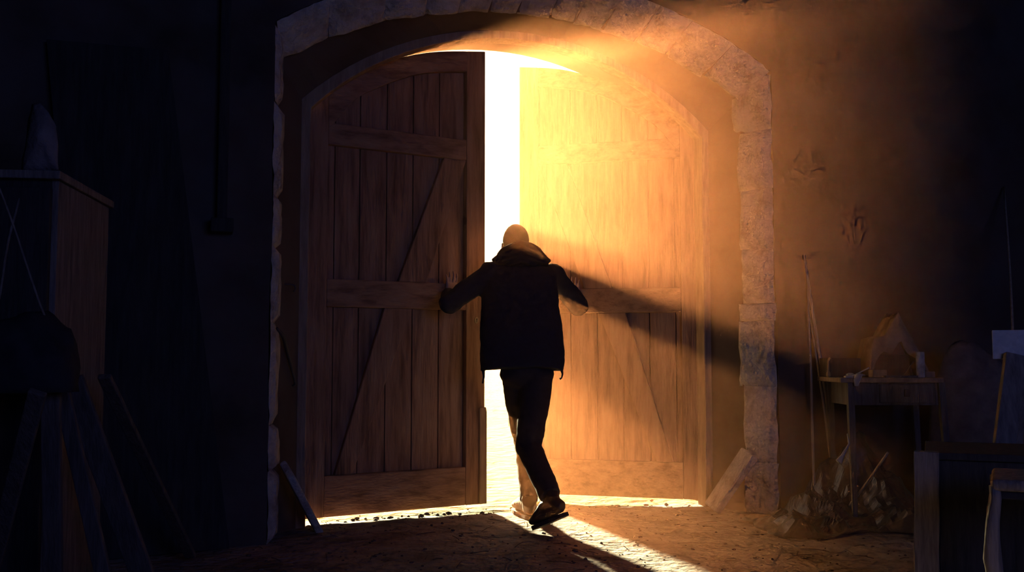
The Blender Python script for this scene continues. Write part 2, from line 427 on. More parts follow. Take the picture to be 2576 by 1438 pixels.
# ------------------------------------------------------------------ the man pushing the doors
man = empty('person', onZ(1345, 1312)); tag(man, 'man seen from behind in dark jacket, pushing both door leaves open', 'person')
shL, shR = P(1234, 690, 5.93), P(1392, 692, 6.03)
elL, elR = P(1130, 762, 5.88), P(1456, 770, 6.24)
wrL, wrR = P(1127, 737, 6.08), P(1446, 735, 6.52)
hipL, hipR = P(1300, 935, 5.80), P(1354, 935, 5.77)
knL, knR = P(1320, 1105, 6.02), P(1330, 1122, 5.68)
anL, anR = P(1331, 1262, 5.80), P(1387, 1252, 5.42)
chest = P(1312, 730, 5.93); neck = P(1306, 650, 6.0); headc = P(1297, 612, 6.07)
def arm(bm, a, b, c, r0, r1, r2, r3):
    tube(bm, [a, a.lerp(b, .5), b], [r0, (r0 + r1) / 2, r1], 14); ball(bm, b, r1 * 1.03, r1 * 1.03, r1 * 1.03); ball(bm, a, r0, r0, r0)
    tube(bm, [b, b.lerp(c, .5), c], [r1, r2, r3], 14)
def finger(bm, p0, dirv, bend, ln, r):
    p = Vector(p0); d = Vector(dirv).normalized(); pts = [p.copy()]; rr = [r * 1.05]
    for k, f in enumerate((.45, .3, .25)):
        d = (d + bend * (.12 + .18 * k)).normalized(); p = p + d * ln * f; pts.append(p.copy()); rr.append(r * (1 - .1 * (k + 1)))
    tube(bm, pts, rr, 8); ball(bm, pts[-1], rr[-1], rr[-1], rr[-1], seg=8)
    for q, e in zip(pts[1:-1], rr[1:-1]): ball(bm, q, e * 1.03, e * 1.03, e * 1.03, seg=8)
def hand(bm, wrist, palmc, acr, upv, nrm, thumb_side):
    """palm lies against a leaf: acr across the knuckles, upv along the fingers, nrm out of the back of the hand (towards us)"""
    tube(bm, [wrist, palmc - upv * .045 + nrm * .006], [(.026, .022), (.030, .018)], 12, flat=acr)
    tube(bm, [palmc - upv * .05, palmc - upv * .01, palmc + upv * .04], [(.030, .015), (.041, .015), (.040, .013)], 14, flat=acr, pw=3)
    for k, (off, ln, r) in enumerate(((-.032, .068, .0085), (-.011, .080, .009), (.011, .074, .009), (.031, .058, .008))):
        o_ = off * thumb_side * -1
        fan = acr * (o_ * 3.2)
        finger(bm, palmc + acr * o_ + upv * .035, (upv + fan + nrm * .30), -nrm, ln, r)
    t0 = palmc + acr * (.030 * thumb_side) - upv * .03
    tube(bm, [t0, t0 + acr * (.022 * thumb_side) + upv * .022 + nrm * .004, t0 + acr * (.034 * thumb_side) + upv * .048 - nrm * .003, t0 + acr * (.038 * thumb_side) + upv * .068 - nrm * .007], [.013, .0125, .010, .008], 8)
bm = bmesh.new()
tilt = radians(20)
hy = (FH * cos(tilt) - ZZ * sin(tilt)); hz = (ZZ * cos(tilt) + FH * sin(tilt))
ball(bm, headc + hz * .015, .079, .098, .098, RT, hy, hz, 20)                # cranium
ball(bm, headc - hz * .05 + hy * .025, .062, .075, .085, RT, hy, hz)         # jaw and face
ball(bm, headc - hz * .105 + hy * .055, .03, .03, .025, RT, hy, hz)          # chin
tube(bm, [headc + hy * .093 + hz * .01, headc + hy * .115 - hz * .03, headc + hy * .098 - hz * .037], [.010, .016, .014], 8)   # nose
ball(bm, headc + hy * .088 + hz * .028, .045, .012, .010, RT, hy, hz)        # brow
for s in (-1, 1):
    ball(bm, headc + RT * (.080 * s) - hz * .018 + hy * .005, .010, .020, .033, RT, hy, hz, 10)   # ears
    ball(bm, headc + RT * (.030 * s) + hy * .088 + hz * .008, .013, .010, .010, RT, hy, hz, 10)   # eyes
ball(bm, headc + hy * .098 - hz * .066, .024, .010, .008, RT, hy, hz, 10)    # lips
tube(bm, [headc - hz * .05 - hy * .01, neck, neck - ZZ * .08 - FH * .02], [.055, .057, .075], 14)
waist = P(1320, 880, 5.80)
tube(bm, [neck - ZZ * .05, chest + ZZ * .05, chest - ZZ * .08, P(1316, 800, 5.87), waist, P(1325, 945, 5.78)],
     [(.07, .06), (.17, .095), (.16, .10), (.145, .09), (.14, .09), (.14, .095)], 20, flat=RT)
arm(bm, shL, elL, wrL, .048, .038, .034, .026); arm(bm, shR, elR, wrR, .048, .038, .034, .026)
for h, k, an in ((hipL, knL, anL), (hipR, knR, anR)):
    tube(bm, [h, h.lerp(k, .5), k], [.078, .065, .047], 14); ball(bm, k, .048, .048, .048)
    tube(bm, [k, k.lerp(an, .35), an], [.046, .050, .032], 14)
acL = (fL(1, 0, 0) - fL(0, 0, 0)).normalized(); nL = -(fL(0, 1, 0) - fL(0, 0, 0)).normalized()
def on_leaf(fn, px, py):
    o_ = fn(0, 0, 0); n_ = (fn(0, 1, 0) - o_); r = FW * FPX + RT * (px - 1288) - UP * (py - 719)
    return CAM + r * ((o_ - CAM).dot(n_) / r.dot(n_))
pL = on_leaf(fL, 1131, 728) + nL * .020
hand(bm, wrL, pL, acL, (ZZ + acL * .05).normalized(), nL, 1)
acR = -(fR(1, 0, 0) - fR(0, 0, 0)).normalized(); nR = -(fR(0, 1, 0) - fR(0, 0, 0)).normalized()
pR = on_leaf(fR, 1447, 738) + nR * .020
hand(bm, wrR, pR, acR, (ZZ - acR * .05).normalized(), nR, -1)
body = melt('body', bm, 'skin', man, .0052, 2, .5)
# short cropped hair
bm = bmesh.new(); ball(bm, headc + hz * .019 - hy * .004, .083, .100, .100, RT, hy, hz, 36)
bmesh.ops.bisect_plane(bm, geom=bm.verts[:] + bm.edges[:] + bm.faces[:], plane_co=headc - hz * .035 + hy * .0, plane_no=(hz - hy * .75).normalized(), clear_inner=True)
for v in bm.verts: v.co += (v.co - headc).normalized() * noise.noise(v.co * 90) * .0025
obj('hair', bm, 'hair', man, smooth=True)

def wr(p, n):
    q = Vector((p.x * 1.0, p.y, p.z))
    a = noise.fractal(Vector((q.x * 7, q.y * 7, q.z * 11)), 1, 2, 3) * .007
    return a + noise.fractal(q * 28, 1, 2, 2) * .0022
# jacket
bm = bmesh.new(); rings = []
secs = [(668, 1262, 1360, 5.97, .075), (678, 1232, 1388, 5.96, .10), (695, 1216, 1402, 5.95, .118), (725, 1211, 1404, 5.93, .128), (765, 1210, 1405, 5.90, .130), (800, 1208, 1410, 5.87, .130),
        (840, 1206, 1416, 5.83, .132), (875, 1206, 1419, 5.81, .138), (905, 1206, 1420, 5.79, .145), (926, 1210, 1417, 5.78, .147)]
for (py, xl, xr, d, hd) in secs:
    a, b = P(xl, py, d), P(xr, py, d); c = (a + b) / 2; rx = (b - a).length / 2; ring = []
    for k in range(40):
        t = 2 * pi * k / 40; cx = math.copysign(abs(cos(t)) ** .8, cos(t)); sy = math.copysign(abs(sin(t)) ** .8, sin(t))
        q = c + RT * (cx * rx) + FH * (sy * hd)
        if py == 926:   # swinging hem, longer at the sides
            q.z += -.026 * abs(cx) ** 4 + .008
        ring.append(bm.verts.new(q))
    rings.append(ring)
for a, b in zip(rings, rings[1:]):
    for k in range(40): bm.faces.new((a[k], a[(k + 1) % 40], b[(k + 1) % 40], b[k]))
bm.faces.new(rings[0]); bm.faces.new(rings[-1][::-1])
# sleeves: rounded shoulder, slack elbow, cuff
def sleeve(s, e, w_, sp):
    cf = e.lerp(w_, .86)
    tube(bm, [s, s.lerp(e, .3), s.lerp(e, .65), e], [.070, .068, .066, .062], 18); ball(bm, s, .070, .070, .070); ball(bm, e, .063, .063, .063)
    ball(bm, e.lerp(s, .12) - ZZ * .012, .058, .06, .056)
    tube(bm, [e, e.lerp(cf, .5), cf], [.060, .054, .044], 16)
sleeve(shL, elL, wrL, -1); sleeve(shR, elR, wrR, 1)
for px, py, d, r in ((1240, 680, 5.94, .055), (1388, 684, 6.0, .055), (1226, 676, 5.94, .042), (1402, 682, 6.02, .040)): ball(bm, P(px, py, d), r, r * 1.2, r * .9)
jk = melt('jacket', bm, 'jacket', man, .0085, 6, .5, wr)
for (pts, nm) in (([(1216, 930, 5.74), (1217, 948, 5.73), (1214, 964, 5.73)], 0), ([(1412, 928, 5.74), (1415, 940, 5.73), (1413, 950, 5.72), (1408, 953, 5.72)], 0)):
    bm = bmesh.new(); q = [P(*t) for t in pts]; tube(bm, q, [.010, .006, .005, .007][:len(q)], 8); obj('drawcord', bm, 'jacket', man, smooth=True)
# hood bunched on the shoulders
bm = bmesh.new(); hc = P(1311, 650, 5.99)
ring = []
for k in range(25):
    t = 2 * pi * k / 24; back = max(0, -sin(t))
    ring.append(hc + RT * (.118 * cos(t)) + FH * (.088 * sin(t)) + ZZ * (.030 * back - .030 * abs(cos(t)) + .01))
tube(bm, ring, [.046 + .012 * max(0, -sin(2 * pi * k / 24)) for k in range(25)], 14)
ball(bm, P(1311, 655, 5.915), .155, .075, .050); ball(bm, P(1305, 640, 5.93), .10, .05, .045)
for s in (-1, 1): ball(bm, P(1311 + s * 50, 656, 5.95), .055, .075, .042)
def hd(p, n):
    q = p - hc
    return sin((q.z * 1.0 + abs(q.dot(RT)) * .35) * 150 + 2 * noise.noise(p * 12)) * .0045 + noise.fractal(p * 16, 1, 2, 2) * .006
hood = melt('hood', bm, 'hoodc', man, .0075, 5, .5, hd)
# trousers
bm = bmesh.new()
ball(bm, P(1326, 940, 5.78), .160, .115, .10)
for (h, k, an, s) in ((hipL, knL, anL, -1), (hipR, knR, anR, 1)):
    c = an + (k - an).normalized() * .01
    tube(bm, [h, h.lerp(k, .35), h.lerp(k, .72), k], [(.092, .10), (.090, .097), (.082, .086), (.075 if s > 0 else .068, .076)], 20, flat=RT); ball(bm, k, .076 if s > 0 else .068, .076, .072)
    tube(bm, [k, k.lerp(c, .4), k.lerp(c, .75), c], [(.073, .074), (.068, .072), (.064, .066), (.060, .064)] if s > 0 else [(.066, .072), (.060, .070), (.053, .062), (.052, .062)], 20, flat=RT)
def wt(p, n):
    f = 1.0
    for kk in (knL, knR, anL, anR):
        f += 1.6 * math.exp(-((p - kk).length / .09) ** 2)
    return (noise.fractal(Vector((p.x * 9, p.y * 9, p.z * 20)), 1, 2, 3)) * .0035 * f
melt('trousers', bm, 'jeans', man, .0075, 5, .5, wt)
# boots
def boot(heel, toe, ank, label=None):
    ax = (toe - heel); ln = ax.length; ax.normalize(); side = ax.cross(ZZ).normalized(); up = side.cross(ax).normalized()
    bm = bmesh.new()
    sec = [(0, .030, .030), (.12, .038, .046), (.3, .040, .056), (.5, .042, .050), (.7, .048, .036), (.85, .046, .027), (.96, .034, .020), (1.0, .018, .012)]
    tube(bm, [heel + ax * (ln * t) + up * (.018 + h) for t, w_, h in sec], [(w_, h) for t, w_, h in sec], 16, flat=side)
    base = heel + ax * (ln * .22) + up * .05
    tube(bm, [base, base.lerp(ank, .5), ank + (ank - base).normalized() * .05], [(.038, .050), (.040, .046), (.044, .050)], 16, flat=side)
    bt = melt('boot', bm, 'leather', man, .006, 5, .5, lambda p, n: noise.fractal(p * 40, 1, 2, 2) * .0012)
    bm = bmesh.new(); K = 12; L_ = []
    for i in range(K + 1):
        t = i / K; w_ = .036 + .012 * math.exp(-((t - .7) / .22) ** 2); w_ *= sqrt(max(.02, 1 - max(0, (t - .86) / .15) ** 2)); w_ *= sqrt(max(.3, min(1, .45 + t * 6)))
        c = heel + ax * (ln * 1.03 * t - .004); L_.append([bm.verts.new(c - side * w_ - up * .004), bm.verts.new(c + side * w_ - up * .004), bm.verts.new(c + side * w_ + up * .018), bm.verts.new(c - side * w_ + up * .018)])
    for p, q in zip(L_, L_[1:]):
        for k in range(4): bm.faces.new((p[k], p[(k + 1) % 4], q[(k + 1) % 4], q[k]))
    bm.faces.new(L_[0]); bm.faces.new(L_[-1][::-1]); so = obj('sole', bm, 'uphol', bt, .002)
    bm = bmesh.new()
    for t in (.40, .48, .56): 
        c = heel + ax * (ln * t) + up * (.018 + .087 - (t - .4) * .14)
        tube(bm, [c - side * .026 - up * .008, c + up * .004, c + side * .026 - up * .008], .0025, 6)
    c = heel + ax * (ln * .36) + up * .115
    for s in (-1, 1): tube(bm, [c, c + side * (.02 * s) + ax * .03 + up * .012, c + side * (.03 * s) + ax * .045 - up * .012, c + side * (.012 * s) + ax * .02 - up * .006], .0018, 6)
    obj('lace', bm, 'lace', bt)
boot(P(1424, 1296, 5.33), P(1343, 1331, 5.45), anR)
hl = onZ(1340, 1309); boot(hl + Vector((0, 0, .008)), onZ(1310, 1290) + Vector((-.01, .06, .008)), anL)

# ------------------------------------------------------------------ right: poles, bench, sheet, chest, trestle, stool
def pole(name, a, b, r0, r1, mat, label, cat='pole', group=None):
    bm = bmesh.new(); n = 9; a = Vector(a); b = Vector(b)
    pts = [a.lerp(b, i / n) + Vector((noise.noise(Vector((i * .3, a.x * 5, 0))), noise.noise(Vector((i * .3, 7, a.x))), 0)) * .008 for i in range(n + 1)]
    tube(bm, pts, [r0 + (r1 - r0) * i / n for i in range(n + 1)], 9)
    return tag(obj(name, bm, mat, smooth=True), label, cat, group)
g = 'poles leaning on the wall right of the doorway'
pole('pole', onZ(2115, 1296) + Vector((0, -.03, 0)), onY(2022, 640, -.015), .0135, .008, 'wood_pale', 'thickest pale pole leaning on the wall right of the doorway', group=g)
pole('pole', onZ(2103, 1298) + Vector((-.0, -.03, 0)), onY(2036, 780, -.015), .008, .006, 'wood_pale', 'shorter thin pole close beside the thickest pole', group=g)
pole('pole', onZ(2047, 1302) + Vector((0, -.02, 0)), onY(2030, 700, -.015), .0085, .006, 'wood_pale', 'nearly upright thin pole nearest the stone jamb', group=g)
pole('pole', P(2562, 1100, 5.0), onY(2528, 470, -.03), .008, .006, 'wood_pale', 'faint thin pole high on the dark far right wall', group=g)
for o_ in list(COL.objects):
    if o_.name == 'pole.003': pass

D0 = 5.6
th = P(2113, 950, D0).z
bench = empty('work_table', Vector((P(2240, 950, D0 + .2).x, P(2240, 950, D0 + .2).y, 0))); tag(bench, 'small old wooden work table with one drawer, against right wall', 'table')
def TB(px, dd, z): q = P(px, 900, D0); q = Vector((q.x, q.y, 0)) + FH * dd; q.z = z; return q
def tbox(bm, px0, px1, d0, d1, z0, z1):
    a, b = TB(px0, d0, 0), TB(px1, d0, 0); w_ = (b - a).length; c = (a + b) / 2 + FH * ((d1 - d0) / 2); c.z = (z0 + z1) / 2
    box(bm, c, w_, d1 - d0, z1 - z0, RT, FH)
bm = bmesh.new(); tbox(bm, 2113, 2373, 0, .43, th - .027, th); obj('table_top', bm, 'wood_frame', bench, .004)
bm = bmesh.new(); tbox(bm, 2148, 2368, .035, .06, th - .155, th - .027); tbox(bm, 2142, 2152, .035, .40, th - .155, th - .027); tbox(bm, 2350, 2360, .035, .40, th - .155, th - .027); obj('apron', bm, 'wood_old', bench, .003)
bm = bmesh.new(); tbox(bm, 2215, 2345, .025, .04, th - .14, th - .04); dr = obj('drawer', bm, 'wood_old', bench, .003)
bm = bmesh.new(); tbox(bm, 2276, 2290, .012, .026, th - .105, th - .065); obj('handle', bm, 'iron', dr, .003)
for px, dd, sx in ((2141, .03, .012), (2370, .03, .045), (2141, .39, .012), (2366, .39, .03)):
    bm = bmesh.new(); a = TB(px, dd, th - .027); b = TB(px, dd, 0) + RT * sx
    tube(bm, [a, a.lerp(b, .25), b], [.026, .026, .018], 4, flat=(RT + FH)); obj('leg', bm, 'wood_old', bench, .003)
zt_ = th
def lump(name, c, rx, ry, rz, mat, label, cat, seed=0, amp=.25, sub=4, group=None, fold=0):
    bm = bmesh.new(); bmesh.ops.create_icosphere(bm, subdivisions=sub, radius=1)
    for v in bm.verts:
        q = v.co.copy(); k = 1 + noise.fractal(q * 1.6 + Vector((seed, 0, 0)), 1, 2, 3) * amp + abs(noise.noise(q * 3 + Vector((0, seed, 0)))) * fold
        q = q * k
        if q.z < -.25: q.z = -.25
        v.co = Vector(c) + RT * (q.x * rx) + FH * (q.y * ry) + ZZ * ((q.z + .25) / 1.25 * rz)
    return tag(obj(name, bm, mat, smooth=True), label, cat, group)
# box with a cloth thrown over it
bm = bmesh.new(); tbox(bm, 2228, 2325, .20, .36, zt_, zt_ + .13)
o_ = obj('storage_box', bm, 'wood_dark', bevel=.004); tag(o_, 'dark box under the brown cloth on the work table', 'box')
bm = bmesh.new(); K = 26; GG = []
A0, A1 = TB(2208, .16, 0), TB(2392, .16, 0)
for i in range(K + 1):
    row = []
    for j in range(K + 1):
        u, v = i / K, j / K; px = 2212 + 172 * u; dd = .17 + .235 * v
        ridge = max(0, 1 - abs((u - .50) / .42)) ** .8 * .335 + (.02 if u < .52 else 0) * 1
        if u < .5: ridge = max(ridge, .215 * min(1, u / .12))
        if u < .05: ridge *= u / .05
        e = min(1, v / .12); z = zt_ + .012 + ridge * (.62 + .38 * e) + noise.fractal(Vector((u * 4, v * 4, 2)), 1, 2, 3) * .012
        if v < .001: z -= .05 * (.5 + noise.noise(Vector((u * 6, 0, 0))))
        p = TB(px, dd, max(zt_ + .004, z)); row.append(bm.verts.new(p))
    GG.append(row)
for i in range(K):
    for j in range(K): bm.faces.new((GG[i][j], GG[i + 1][j], GG[i + 1][j + 1], GG[i][j + 1]))
o_ = obj('dust_cloth', bm, 'cloth_br', smooth=True); md = o_.modifiers.new('t', 'SOLIDIFY'); md.thickness = .006; md.offset = 1
tag(o_, 'brown cloth peaked like a tent over a box on the work table', 'cloth')
bm = bmesh.new(); c = TB(2333, .10, zt_)
tube(bm, [c, c + ZZ * .004, c + ZZ * .142, c + ZZ * .146], [.022, .024, .024, .022], 20); o_ = obj('paint_tin', bm, 'tin', smooth=False, bevel=.002)
tag(o_, 'tall narrow whitish tin with brown stains on the work table', 'tin')
bm = bmesh.new(); tube(bm, [TB(2290, .12, zt_ + .006), TB(2319, .115, zt_ + .092)], .003, 6); tag(obj('rod', bm, 'iron'), 'thin rod leaning against the tall whitish tin', 'rod')
bm = bmesh.new(); tbox(bm, 2346, 2371, .10, .2, zt_, zt_ + .035); tag(obj('wooden_block', bm, 'wood_frame', bevel=.004), 'low wooden block just right of the whitish tin', 'block')
bm = bmesh.new(); tbox(bm, 2116, 2205, .25, .40, zt_, zt_ + .11); tag(obj('tool_case', bm, 'wood_dark', bevel=.004), 'dark case at the left end of the work table', 'case')
bm = bmesh.new(); c = TB(2106, .23, zt_) + RT * .022
tube(bm, [c, c + ZZ * .01, c + ZZ * .025, c + ZZ * .035, c + ZZ * .09, c + ZZ * .1 + RT * .003, c + ZZ * .112 + RT * .012], [.010, .014, .012, .006, .005, .006, .008], 12)
tag(obj('awl', bm, 'orange', smooth=True), 'small tool with orange lit handle at left corner of the work table', 'hand tool')
lump('rag', TB(2150, .06, zt_), .038, .04, .022, 'rag', 'crumpled greyish rag lying near the left table corner', 'rag', 4, .5)
bm = bmesh.new(); pts = [(2188, .10, .012), (2170, .05, .016), (2158, .0, .008), (2152, -.012, -.018), (2151, -.014, -.045)]
tube(bm, [TB(a, b, zt_ + c) for a, b, c in pts], [(.012, .006), (.016, .009), (.020, .010), (.018, .009), (.012, .005)], 10, flat=RT)
tag(obj('rag', bm, 'rag', smooth=True), 'pale rag hanging over the front edge of the work table', 'rag')
bm = bmesh.new(); plank(bm, TB(2178, .16, zt_ + .018), TB(2222, .2, zt_ + .06), .012, .006, FH); tag(obj('file', bm, 'rag'), 'slim pale file lying across the clutter left of the cloth', 'hand tool')
bm = bmesh.new(); tbox(bm, 2208, 2245, .08, .16, zt_, zt_ + .045); o_ = obj('wood_offcut', bm, 'wood_frame', bevel=.006); tag(o_, 'brown wood offcut in front of the cloth-covered box', 'offcut')
bm = bmesh.new(); tbox(bm, 2235, 2318, .05, .12, zt_, zt_ + .012); tag(obj('lath', bm, 'wood_old', bevel=.002), 'flat grey lath along the table front left of the tin', 'lath')

# dim heap behind the table right end, on the floor: covered barrel
c = P(2450, 950, 5.95)
lump('covered_heap', (c.x, c.y, 0), .30, .16, 1.05, 'cloth_br', 'tall dim cloth-covered heap right of the work table', 'heap', 9, .12)

# crumpled plastic sheet on the floor
bm = bmesh.new(); K = 60; GG = []
c0, c1 = onZ(1998, 1305), onZ(2300, 1400); c2 = onZ(2080, 1388)
ax = Vector((1, -.25, 0)).normalized(); ay = Vector((-ax.y, ax.x, 0))
org = onZ(2010, 1350)
def cr(x, y):
    z = 0
    for k, (f, a) in enumerate(((3.1, .07), (7, .035), (15, .014))):
        z += (1 - abs(noise.noise(Vector((x * f + k, y * f, k * 3.3)))) * 2.2) * a
    return z
for i in range(K + 1):
    row = []
    for j in range(K + 1):
        u, v = i / K, j / K
        x = -.12 + 1.05 * u + .10 * noise.noise(Vector((v * 3, 0, 1))) ; y = -.02 + .62 * v + .12 * noise.noise(Vector((u * 3, 4, 1)))
        p = Vector((org.x, org.y, 0)) + ax * x + ay * y
        edge = min(1, u / .12, (1 - u) / .08, v / .1)
        h = .012 + max(0, cr(x, y)) * edge * 1.0
        hh = math.exp(-((u - .66) / .22) ** 2 - ((v - 1.0) / .35) ** 2); h += (.30 + 1.2 * max(-.05, cr(x * 1.4, y * 1.4))) * hh
        p.z = fz(p.x, p.y) + h
        p.y = min(p.y, -.04 - .0 * u)
        row.append(bm.verts.new(p))
    GG.append(row)
for i in range(K):
    for j in range(K): bm.faces.new((GG[i][j], GG[i + 1][j], GG[i + 1][j + 1], GG[i][j + 1]))
tag(obj('plastic_sheet', bm, 'tarp', smooth=False), 'crumpled dusty plastic sheet heaped on the floor below the work table', 'sheet')
pole('stick', onZ(2122, 1310) + Vector((0, 0, .03)), P(2232, 1138, 5.35), .010, .007, 'wood_pale', 'slanting stick rising out of the crumpled plastic sheet', 'stick')
bm = bmesh.new(); a = P(2110, 1162, 5.55); b = P(2136, 1116, 5.6)
tube(bm, [a, a.lerp(b, .3), b, b + Vector((.03, .05, .05))], [(.022, .01), (.012, .008), (.006, .006), (.006, .006)], 8); 
c_ = Vector((b.x + .03, b.y + .05, 0))
tag(obj('trowel', bm, 'rag', smooth=True), 'pale narrow blade poking up left of the plastic sheet heap', 'hand tool')
lump('stone', onZ(2140, 1330) + Vector((0, .1, .03)), .030, .03, .03, 'rag', 'small pale stone among the folds of the plastic sheet', 'stone', 2)

# chest with a weathered upright plank
DC = 3.6
ANC = {3.6: 2300, 4.25: 2497, 3.0: 2482}
def AX(D):
    a_ = YAW + atan((ANC[D] + 30 - 1288) / FPX); f_ = Vector((sin(a_), cos(a_), 0)); return f_, Vector((f_.y, -f_.x, 0))
def FB(px, dd, z, D):
    f_, r_ = AX(D); q = P(ANC[D], 900, D); q = Vector((q.x, q.y, 0)) + r_ * ((px - ANC[D]) / FPX * D) + f_ * dd; q.z = z; return q
def fbox(bm, px0, px1, d0, d1, z0, z1, D):
    a, b = FB(px0, d0, 0, D), FB(px1, d0, 0, D); c = (a + b) / 2 + FH * ((d1 - d0) / 2); c.z = (z0 + z1) / 2
    c = (a + b) / 2 + AX(D)[0] * ((d1 - d0) / 2); c.z = (z0 + z1) / 2; box(bm, c, (b - a).length, d1 - d0, z1 - z0, AX(D)[1], AX(D)[0])
ht = P(2300, 1134, DC).z
chest_ = empty('wooden_chest', FB(2420, .25, 0, DC)); tag(chest_, 'dark wooden chest with a weathered corner post, in the right foreground', 'chest')
bm = bmesh.new(); a, b = FB(2322, 0, ht, DC), FB(2311, 0, 0, DC); plank(bm, b, a, .082, .06, AX(DC)[1])
bmesh.ops.subdivide_edges(bm, edges=[e for e in bm.edges if e.calc_length() > .3], cuts=24)
for v in bm.verts: v.co += RT * noise.noise(v.co * 9) * .004
tag(obj('corner_post', bm, 'wood_old', chest_, .003), 'cracked grey-brown post')
bm = bmesh.new(); fbox(bm, 2345, 2640, .02, .05, .02, ht - .03, DC); obj('front_panel', bm, 'wood_dark', chest_, .003)
bm = bmesh.new(); fbox(bm, 2330, 2345, .03, .5, .02, ht - .03, DC); obj('side_panel', bm, 'wood_dark', chest_, .003)
bm = bmesh.new(); fbox(bm, 2318, 2660, .0, .52, ht - .028, ht - .003, DC); obj('lid', bm, 'wood_dark', chest_, .004)

# trestle
DT = 4.25
zt2 = P(2500, 830, DT).z; zb2 = P(2500, 903, DT).z
tr = empty('trestle', FB(2600, .1, 0, DT)); tag(tr, 'pale painted trestle with splayed legs at the right edge', 'trestle')
bm = bmesh.new(); fbox(bm, 2497, 2800, 0, .06, zb2, zt2, DT); obj('top_beam', bm, 'paint_white', tr, .004)
for (a0, a1, dd0, dd1) in ((2548, 2470, -.005, -.30), (2556, 2500, .06, .38), (2760, 2800, -.005, -.3), (2752, 2796, .06, .38)):
    a = FB(a0, dd0, zb2 + .02, DT); b = FB(a1, dd1, 0, DT) if a1 != 2470 else None
    if b is None:
        q = P(2522, 1150, DT - .12); dirv = (q - a); b = a + dirv * ((0 - a.z) / dirv.z)
    bm = bmesh.new(); plank(bm, b, a, .085, .03, RT); obj('leg', bm, 'wood_grey', tr, .003) if 'wood_grey' in M else obj('leg', bm, 'wood_old', tr, .003)

# stool with bowed legs
DS = 3.0
zs = P(2490, 1205, DS).z
st = empty('stool', FB(2560, .15, 0, DS)); tag(st, 'dark upholstered stool with bowed wooden legs in the bottom right corner', 'stool')
bm = bmesh.new(); fbox(bm, 2482, 2790, 0, .36, zs - .035, zs, DS); obj('seat', bm, 'wood_old', st, .014, seg=4)
bm = bmesh.new(); fbox(bm, 2500, 2775, .02, .34, zs - .06, zs - .034, DS); obj('seat_rail', bm, 'uphol', st, .004)
def bow(px0, dd, sgn):
    base = FB(px0, dd, 0, DS); pts = []; rr = []
    for k, (t, off) in enumerate(((1, 0), (.93, -.002), (.8, .010), (.62, .016), (.45, .004), (.25, -.018), (.08, -.022), (0, -.012))):
        p = base.copy(); p.z = (zs - .02) * t; p += RT * (-off * sgn); pts.append(p); rr.append((.016 + .010 * math.exp(-((t - .62) / .2) ** 2), .016))
    bm = bmesh.new(); tube(bm, pts, rr, 10, flat=RT); obj('leg', bm, 'wood_old', st, smooth=True)
bow(2490, .02, 1); bow(2780, .02, -1); bow(2490, .33, 1); bow(2780, .33, -1)

# ------------------------------------------------------------------ left: dark clutter
tb = bmesh.new(); p0 = onY(558, -100, -.03); p1 = onY(560, 585, -.03)
box(tb, ((p0.x + p1.x) / 2 + .01, -.035, (ZT + p1.z) / 2), .05, .07, ZT - p1.z)
post = obj('beam_strut', tb, 'wood_dark', bevel=.006); tag(post, 'dark upright strut fixed on the wall left of the doorway', 'strut')
tb = bmesh.new(); box(tb, (p1.x - .005, -.06, p1.z + .03), .11, .12, .07); f_ = obj('foot_block', tb, 'wood_dark', post, .006)
f_.data.transform(Matrix.Translation(Vector((0, 0, 0))))
def board(name, foot, top, w_, t, side, mat, label, group=None, cat='board'):
    bm = bmesh.new(); plank(bm, foot, top, w_, t, side)
    return tag(obj(name, bm, mat, bevel=.004), label, cat, group)
gl = 'boards leaning on the left side'
# wide dark panel leaning on the wall: right edge runs from high left to low right
a, b = onZ(577, 1376), onY(424, 130, -.03)
ax_ = (b - a).normalized(); sd = (Vector((-1, -.05, 0))).normalized()
tb = bmesh.new(); W = .62
q = [a, a + Vector((-W, -.12, 0)), b + Vector((-W * .9, 0, .0)), b]; th_ = Vector((.0, .025, 0))
V = [tb.verts.new(x) for x in q] + [tb.verts.new(x + th_ * (1 if k < 2 else 1)) for k, x in enumerate(q)]
for f in ((0, 1, 2, 3), (7, 6, 5, 4), (0, 4, 5, 1), (1, 5, 6, 2), (2, 6, 7, 3), (3, 7, 4, 0)): tb.faces.new([V[k] for k in f])
for v in tb.verts: v.co.y -= .03
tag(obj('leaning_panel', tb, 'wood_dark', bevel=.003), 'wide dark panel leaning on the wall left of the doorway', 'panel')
# cupboard
A = P(145, 430, 3.5); B = P(275, 505, 4.17); hz_ = (A.z + B.z) / 2
dv = Vector((B.x - A.x, B.y - A.y, 0)); ln_ = dv.length; dv.normalize(); sv = Vector((-dv.y, dv.x, 0))
if sv.dot(RT) > 0: sv = -sv
cb = empty('cupboard', Vector((A.x, A.y, 0)) + dv * ln_ / 2 + sv * .35); tag(cb, 'tall dark cupboard with a dull brown side at the left', 'cupboard')
def cbox(bm, a0, a1, s0, s1, z0, z1):
    c = Vector((A.x, A.y, 0)) + dv * ((a0 + a1) / 2) + sv * ((s0 + s1) / 2); c.z = (z0 + z1) / 2
    box(bm, c, a1 - a0, abs(s1 - s0), z1 - z0, dv, sv)
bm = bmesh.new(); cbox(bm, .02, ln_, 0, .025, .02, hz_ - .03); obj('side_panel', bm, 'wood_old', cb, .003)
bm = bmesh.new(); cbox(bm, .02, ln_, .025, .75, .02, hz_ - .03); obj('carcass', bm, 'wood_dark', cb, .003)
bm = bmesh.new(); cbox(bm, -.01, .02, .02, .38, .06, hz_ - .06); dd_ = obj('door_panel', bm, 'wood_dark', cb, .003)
bm = bmesh.new(); cbox(bm, -.01, .02, .39, .73, .06, hz_ - .06); obj('door_panel', bm, 'wood_dark', cb, .003)
